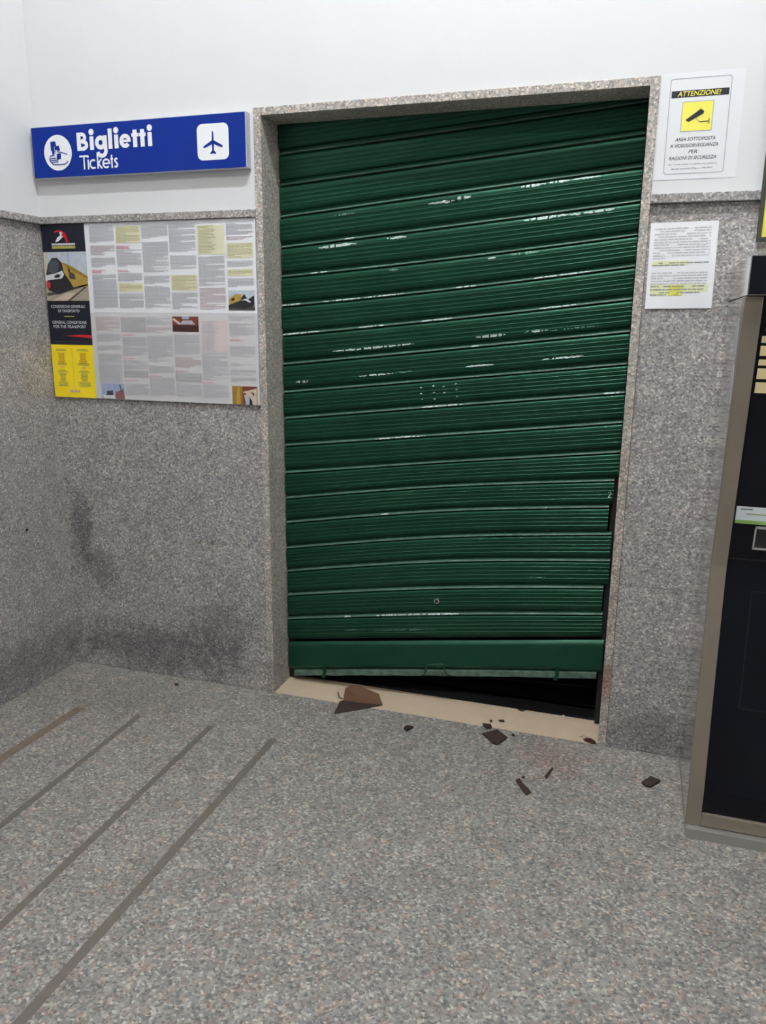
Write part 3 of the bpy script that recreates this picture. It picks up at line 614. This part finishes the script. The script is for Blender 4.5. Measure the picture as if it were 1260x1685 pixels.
# ------------------------------------------------------------------ camera warning sticker
st = thing('warning_sticker', 'white camera surveillance warning sticker with yellow square, right of the doorway', 'sticker', (2.55, 0.0, 2.045))
MB().box(2.432, 2.676, -.0012, 0.0, 2.038, 2.352, 'film').build('clear_film', st)
y1 = -.0016
b = MB(); o_ = rrect(2.458, 2.639, 2.054, 2.336, .009); i_ = rrect(2.4605, 2.6365, 2.0565, 2.3335, .0075)
for k in range(len(o_)):
    j = (k + 1) % len(o_); b.flat([i_[k], i_[j], o_[j], o_[k]][::-1], y1, 'sticker_line')
b.build('outline', st)
b = MB().rect(2.464, 2.633, 2.280, 2.300, y1, 'navy'); band = b.build('heading_band', st)
MB().text('ATTENZIONE!', 2.482, 2.610, 2.283, 2.2975, y1 - .0004, 'sticker_yellow', bold=.01, shear=.2).build('heading_text', band)
b = MB().rect(2.4985, 2.5925, 2.179, 2.2675, y1, 'sticker_line').rect(2.501, 2.590, 2.1815, 2.265, y1 - .0003, 'sticker_yellow'); ys = b.build('yellow_square', st)
b = MB(); yk = y1 - .0007
b.flat([(2.5115, 2.2135), (2.522, 2.2075), (2.5635, 2.2295), (2.5655, 2.2365), (2.5555, 2.2445)], yk, 'navy')
b.stroke([(2.542, 2.218), (2.553, 2.207), (2.578, 2.206)], .0022, yk, 'sticker_line'); b.stroke([(2.555, 2.206), (2.582, 2.207)], .0035, yk, 'ink_olive'); b.rect(2.580, 2.584, 2.1985, 2.2150, yk, 'ink_olive')
b.build('camera_pictogram', ys)
b = MB()
b.text('AREA SOTTOPOSTA', 2.486, 2.606, 2.152, 2.1625, y1, 'ink_dark', bold=.015, shear=.25); b.text('A VIDEOSORVEGLIANZA', 2.472, 2.616, 2.1335, 2.144, y1, 'ink_dark', bold=.015, shear=.25)
b.text('PER', 2.529, 2.556, 2.1150, 2.1255, y1, 'ink_dark', bold=.015, shear=.25); b.text('RAGIONI DI SICUREZZA', 2.472, 2.614, 2.0965, 2.107, y1, 'ink_dark', bold=.015, shear=.25)
b.text('Art. 13 del codice in materia di protezione', 2.471, 2.618, 2.0795, 2.0855, y1, 'ink_dark', shear=.2); b.text('dei dati personali (D.lgs. n. 196/2003)', 2.482, 2.606, 2.0665, 2.0725, y1, 'ink_dark', shear=.2)
b.build('warning_text', st)

# ------------------------------------------------------------------ paper notice
pn = thing('paper_notice', 'white typed paper sheet with yellow highlighting taped to the granite right of the doorway', 'notice', (2.54, 0.0, 1.632))
def psurf(u, v, off=0.0):
    """u across, v up; the sheet bows off the wall a little at its lower edge"""
    x = 2.434 + .2085 * u + .003 * (1 - v); z = 1.633 + .2735 * v + .003 * u
    y = -.0012 - .0035 * (1 - v) ** 2 * (0.6 + .4 * math.sin(u * 6.0)) - .0012 * math.sin(u * 3.14) - off
    return (x, y, z)
b = MB(); NU, NV = 12, 14; k = b.mi('paper')
for layer, off in ((0, .0005), (1, 0.0)):
    for j in range(NV + 1):
        for i in range(NU + 1): b.v.append(psurf(i / NU, j / NV, off))
S_ = (NU + 1) * (NV + 1)
for j in range(NV):
    for i in range(NU):
        a = j * (NU + 1) + i; b.f.append((a, a + 1, a + NU + 2, a + NU + 1)); b.m.append(k)
        a += S_; b.f.append((a, a + NU + 1, a + NU + 2, a + 1)); b.m.append(k)
sheet = b.build('sheet', pn, smooth=60)
def prow(b, u0, u1, v0, v1, m_, off=.0009, n=6):
    for i in range(n):
        a = u0 + (u1 - u0) * i / n; c_ = u0 + (u1 - u0) * (i + 1) / n
        b.face([psurf(a, v0, off), psurf(c_, v0, off), psurf(c_, v1, off), psurf(a, v1, off)], m_)
for (u0, u1, v0, v1, m_, o_) in ((.06, .60, .505, .56, 'hilite_pale', .0008), (.06, .92, .195, .285, 'hilite_pale', .0008), (.06, .34, .15, .195, 'hilite_pale', .0008), (.34, .54, .15, .275, 'hilite', .0010)):
    bh = MB(); prow(bh, u0, u1, v0, v1, m_, o_); bh.build('highlighter_stroke', sheet)
bt = MB(); rng = random.Random(31)
rows = [(.93 - .031 * k, .07, .90) for k in range(11)] + [(.59, .07, .26), (.535, .06, .90), (.51, .06, .56)] + [(.42 - .031 * k, .06, .90) for k in range(5)] + [(.262, .06, .88), (.225, .06, .86), (.19, .06, .80), (.165, .06, .48)]
for v, u0, u1 in rows:
    u = u0
    while u < u1:
        w = min(rng.uniform(.03, .13), u1 - u)
        if rng.random() < .9: prow(bt, u, u + w, v - .007, v + .005, 'ink' if v > .56 or .27 < v < .45 else 'ink_mid', .0012, 2)
        u += w + .012
bt.build('typed_text', sheet, kind='stuff')

# ------------------------------------------------------------------ framed yellow notice at the right edge
fn = thing('framed_notice', 'yellow notice in a dark frame on the wall above the ticket machine', 'framed notice', (2.95, 0.0, 1.84))
fx0, fx1, fz0, fz1 = 2.7545, 3.25, 1.839, 2.36
b = MB()
for (a, c_, d, e_) in ((fx0, fx1, fz0, fz0 + .014), (fx0, fx1, fz1 - .014, fz1), (fx0, fx0 + .014, fz0 + .014, fz1 - .014), (fx1 - .014, fx1, fz0 + .014, fz1 - .014)): b.box(a, c_, -.028, -.0205, d, e_, 'frame_dark')
b.build('frame', fn, bevel=.001)
b = MB().box(fx0 + .013, fx1 - .013, -.023, -.0205, fz0 + .013, 2.005, 'notice_yellow').box(fx0 + .013, fx1 - .013, -.023, -.0205, 2.005, fz1 - .013, 'notice_brown'); b.build('notice_print', fn)
MB().box(fx0 + .02, fx1 - .02, -.0205, -.0002, 2.02, fz1 - .02, 'frame_dark').build('mounting_block', fn)

# ------------------------------------------------------------------ ticket machine
mx0, mx1 = 2.692, 3.50
tm = thing('ticket_machine', 'navy self-service ticket machine with bent steel edge posts at the right edge', 'ticket machine', (3.1, -0.25, 0.0))
FRONT = [(.034, -.474), (.152, -.470), (.483, -.428), (.774, -.400), (.872, -.394), (.905, -.399), (1.16, -.438), (1.40, -.477), (1.656, -.517)]
BACK = [(.034, -.455), (.152, -.452), (.483, -.413), (.774, -.386), (.872, -.383), (.905, -.387), (1.16, -.420), (1.40, -.436), (1.656, -.436)]
def fy(z):
    for (a, ya), (c_, yc) in zip(FRONT, FRONT[1:]):
        if a <= z <= c_: return ya + (yc - ya) * (z - a) / (c_ - a)
    return FRONT[-1][1]
def extr(b, prof, xa, xb, m_): b.prism([(xa, y, z) for y, z in prof], [(xb, y, z) for y, z in prof], m_)
b = MB(); extr(b, [(-.002, .034), (-.002, 1.653)] + [(y, z) for z, y in BACK[::-1]], mx0, mx1, 'steel_mirror'); b.build('cabinet', tm, label='polished steel cabinet side')
MB().box(mx0, mx1, -.498, -.002, 0.0, .0335, 'steel_plain').build('plinth', tm, bevel=.001)
for xa, xb in ((mx0 - .002, mx0 + .0435), (mx1 - .0435, mx1 + .002)):
    b = MB(); n = len(FRONT); k = b.mi('steel_brown')
    extr(b, [(y, z) for z, y in BACK] + [(y, z) for z, y in FRONT[::-1]], xa, xb, 'steel_brown')
    b.build('edge_post', tm, bevel=.0025, label='brown steel edge post bent at waist height')
b = MB(); extr(b, [(y, z) for z, y in BACK] + [(y + .010, z) for z, y in FRONT[::-1]], mx0 + .0435, mx1 - .0435, 'machine_navy'); fp = b.build('front_panel', tm)
b = MB(); b.box(mx0 + .0435, mx1 - .0435, -.4745, -.455, .036, .078, 'steel_brown'); b.build('bottom_rail', tm, bevel=.002)
b = MB(); b.box(mx0, mx1, -.53, -.002, 1.6575, 1.760, 'steel_mirror'); hb = b.build('top_box', tm, bevel=.002)
b = MB(); b.box(mx0 + .003, mx1 - .003, -.5335, -.5295, 1.660, 1.7565, 'machine_navy'); b.build('top_fascia', hb, label='navy fascia of the machine top')
def fplate(name, xa, xb, za, zb, m_, th=.0012, parent=fp, inset=.010):
    b = MB(); ya, yb = fy(za) + inset, fy(zb) + inset
    b.prism([(xa, ya - th, za), (xb, ya - th, za), (xb, yb - th, zb), (xa, yb - th, zb)], [(xa, ya + .001, za), (xb, ya + .001, za), (xb, yb + .001, zb), (xa, yb + .001, zb)], m_)
    return b.build(name, parent)
backing = fplate('label_strip', 2.742, 2.86, 1.385, 1.595, 'machine_navy', .0008)
for (za, zb) in ((1.535, 1.553), (1.500, 1.527), (1.474, 1.490), (1.437, 1.466), (1.398, 1.428)):
    o = fplate('price_label', 2.745 - (1.55 - za) * 0.0, 2.85, za, zb, 'label_cream', .0016)
fplate('white_label', 2.752, 2.85, 1.568, 1.590, 'label_white', .0016)
wl_ = fplate('instruction_label', 2.741, 2.88, 1.022, 1.064, 'label_white', .0014); fplate('green_edge', 2.741, 2.88, 1.011, 1.022, 'label_green', .0014)
for (x0_, x1_, z_) in ((2.752, 2.785, 1.055), (2.770, 2.86, 1.0405)): fplate('label_print', x0_, x1_, z_, z_ + .003, 'ink_dark' if z_ > 1.05 else 'ink_olive', .002)
# change tray: chrome frame round a dark pocket
tz0, tz1, tx0, tx1 = .933, 1.007, 2.797, 3.0
b = MB()
for (xa, xb, za, zb) in ((tx0, tx1, tz1 - .008, tz1), (tx0, tx1, tz0, tz0 + .007), (tx0, tx0 + .005, tz0, tz1), (tx1 - .005, tx1, tz0, tz1)):
    ya, yb = fy(za) + .010, fy(zb) + .010
    b.prism([(xa, ya - .008, za), (xb, ya - .008, za), (xb, yb - .008, zb), (xa, yb - .008, zb)], [(xa, ya, za), (xb, ya, za), (xb, yb, zb), (xa, yb, zb)], 'chrome')
b.build('tray_frame', fp); fplate('tray_pocket', tx0 + .005, tx1 - .005, tz0 + .007, tz1 - .008, 'black', .001)
fplate('panel_seam', mx0 + .0435, mx1 - .0435, .896, .899, 'black', .0012)
MBs = [(2.812, 2.8135, .43, .80), (2.812, 3.3, .43, .4315), (2.812, 3.3, .7985, .80)]
for a in MBs: fplate('door_groove', *a, 'black', .0006)
for (ya, yb, za, zb) in ((-.428, -.385, 1.50, 1.60), (-.424, -.383, 1.36, 1.47)):
    MB().box(mx0 - .003, mx0 + .001, ya, yb, za, zb, 'aluminium').build('side_plate', tm)  # pale aluminium plates on the cabinet side

# ------------------------------------------------------------------ broken pieces on the floor
def shard(name, label, pts, z, th, m_, lift=(), group=None):
    """thin broken plate; lift gives each corner's height above its support"""
    n = len(pts); lift = list(lift) + [0] * (n - len(lift))
    b = MB(); b.prism([(p[0], p[1], z + lift[k]) for k, p in enumerate(pts)], [(p[0], p[1], z + th + lift[k]) for k, p in enumerate(pts)], m_)
    o = b.build(name, None, label=label, category='debris')
    if group: o['group'] = group
    return o
G = 'broken pieces by the doorway'
bb = thing('broken_board', 'largest broken brown board piece, leaning on the beige sill below the shutter', 'debris', (1.42, 0.02, 0.0), G)
b = MB(); top = [(1.3394, .018, .004), (1.3298, .070, .0305), (1.3473, .085, .040), (1.3919, .088, .0447), (1.4302, .082, .0365), (1.4839, .070, .028), (1.4987, .050, .015), (1.5131, .031, .004), (1.4400, .023, .004)]
b.prism(top, [(x, y + .003, z + .004) for x, y, z in top], 'shard_brown'); b.build('brown_flap', bb, label='light brown upright flap')
MB().prism([(1.328, .009, .001), (1.345, -.101, .001), (1.375, -.078, .001), (1.514, .031, .003), (1.340, .020, .003)][::-1], [(1.328, .009, .004), (1.345, -.101, .004), (1.375, -.078, .004), (1.514, .031, .006), (1.340, .020, .006)][::-1], 'shard').build('dark_flap', bb, label='dark triangular flap lying on the floor')
MB().tube([(1.332, .030, .006), (1.318, .034, .008), (1.306, .050, .014), (1.302, .056, .020)], .003, 'shard_brown', 6).build('torn_curl', bb)
shard('board_shard', 'dark diamond-shaped board shard lying just in front of the sill', [(1.9561, -.0671), (1.9776, -.0871), (2.0086, -.1254), (2.0315, -.1333), (2.059, -.0729), (2.0108, -.0208)], .001, .004, 'shard', (0, 0, .002, .003, .006, .003), G)
shard('board_shard', 'small dark shard straddling the sill edge above the diamond-shaped one', [(1.9451, .0137), (1.9507, -.0036), (1.9697, -.0208), (1.9879, -.0099), (1.9788, .0156)], .0025, .004, 'shard', (), G)
shard('board_shard', 'small dark chip on the beige sill in the shutter shadow', [(2.0627, .180), (2.081, .170), (2.094, .180), (2.076, .1885)], .0025, .004, 'shard', (), G)
shard('board_shard', 'long dark rectangular strip lying farthest forward on the floor', [(2.1327, -.3528), (2.1457, -.3741), (2.1663, -.4101), (2.1808, -.4318), (2.1974, -.4136), (2.1846, -.3897), (2.1642, -.3678), (2.1438, -.3342)], .001, .003, 'shard', (), G)
shard('board_shard', 'thin dark sliver next to the rectangular strip on the floor', [(2.2291, -.2941), (2.2385, -.3074), (2.2446, -.2737), (2.2522, -.2342), (2.2474, -.2265)], .001, .005, 'shard', (), G)
shard('board_shard', 'dark angular shard lying alone near the ticket machine', [(2.5592, -.2252), (2.574, -.2442), (2.5899, -.2436), (2.6236, -.1985), (2.5904, -.1778)], .001, .006, 'shard', (0, 0, 0, .004, .002), G)
shard('board_shard', 'small dark crumpled piece on the floor right of the leaning brown board', [(1.6536, -.1281), (1.6713, -.1448), (1.6800, -.125), (1.6877, -.1067), (1.6616, -.1057)], .001, .009, 'shard', (0, 0, .002, 0, 0), G)
shard('board_shard', 'tiny dark chip at the foot of the wall below the poster', [(.571, -.074), (.583, -.083), (.594, -.075), (.584, -.068)], .001, .005, 'shard', (), G)
for (x, y, lab) in ((1.974, .043, 'tiny dark upright crumb on the sill above the diamond-shaped shard'), (2.0145, .0586, 'tiny flat brown splinter on the sill'), (2.0766, -.038, 'tiny dark crumb on the floor right of the diamond-shaped shard'), (2.157, -.3245, 'tiny dark crumb at the top end of the rectangular strip')):
    w = .013 if 'splinter' in lab else .006
    shard('board_crumb', lab, [(x - w, y), (x, y - .007), (x + w, y - .003), (x + w * .6, y + .008)], .0025 if y > 0 else .001, .006, 'shard', (), G)
# little heap of rubbish at the right end of the sill
b = MB(); rng = random.Random(9)
hull = [(2.341, .019, .003), (2.3485, .0034, .003), (2.374, -.0029, .001), (2.3955, -.001, .001), (2.385, .016, .003), (2.368, .0278, .003)]
b.prism(hull, [(x + (2.37 - x) * .4, y + (.008 - y) * .5, z + rng.uniform(.008, .014)) for x, y, z in hull], 'rubbish')
for k in range(7):
    x, y = 2.365 + rng.uniform(-.025, .02), .01 + rng.uniform(-.008, .010); a = rng.uniform(0, 6.28)
    b.tube([(x, y, .006), (x + .014 * math.cos(a), y + .014 * math.sin(a) * .4, .014 + rng.uniform(0, .01)), (x + .024 * math.cos(a), y + .02 * math.sin(a) * .4, .010 + rng.uniform(0, .012))], .0009, 'rubbish', 5)
b.build('rubbish_heap', None, label='small rusty heap of splinters in the right corner of the sill', category='debris', group=G)
shard('plaster_crumb', 'single white crumb at the back of the sill in the dark gap', [(2.246, .176), (2.252, .172), (2.258, .176), (2.252, .182)], .0025, .008, 'white_crumb', (), G)

# ------------------------------------------------------------------ ceiling tube lamps
def tube_lamp(x0, x1, y, z, m_, label):
    t = thing('tube_lamp', label, 'lamp', ((x0 + x1) / 2, y, ZC), 'ceiling tube lamps')
    MB().box(x0 - .03, x1 + .03, y - .07, y + .07, z + .035, ZC - .0005, 'lamp_white').build('housing', t, bevel=.004)
    for dy in (-.035, .035):
        MB().tube([(x0, y + dy, z), (x1, y + dy, z)], .014, m_, 10).build('fluorescent_tube', t)
        for xe in (x0 - .028, x1):
            MB().box(xe, xe + .028, y + dy - .016, y + dy + .016, z - .018, z + .0352, 'lamp_white').build('lamp_holder', t)
tube_lamp(1.45, 2.75, -1.71, 5.05, 'tube_near', 'twin fluorescent tube lamp on the ceiling in front of the doorway')
tube_lamp(1.45, 2.75, -4.4, 5.05, 'tube_fill', 'added twin tube fill light on the ceiling behind the viewer')  # added unseen fill light, brightens the walls and upper shutter
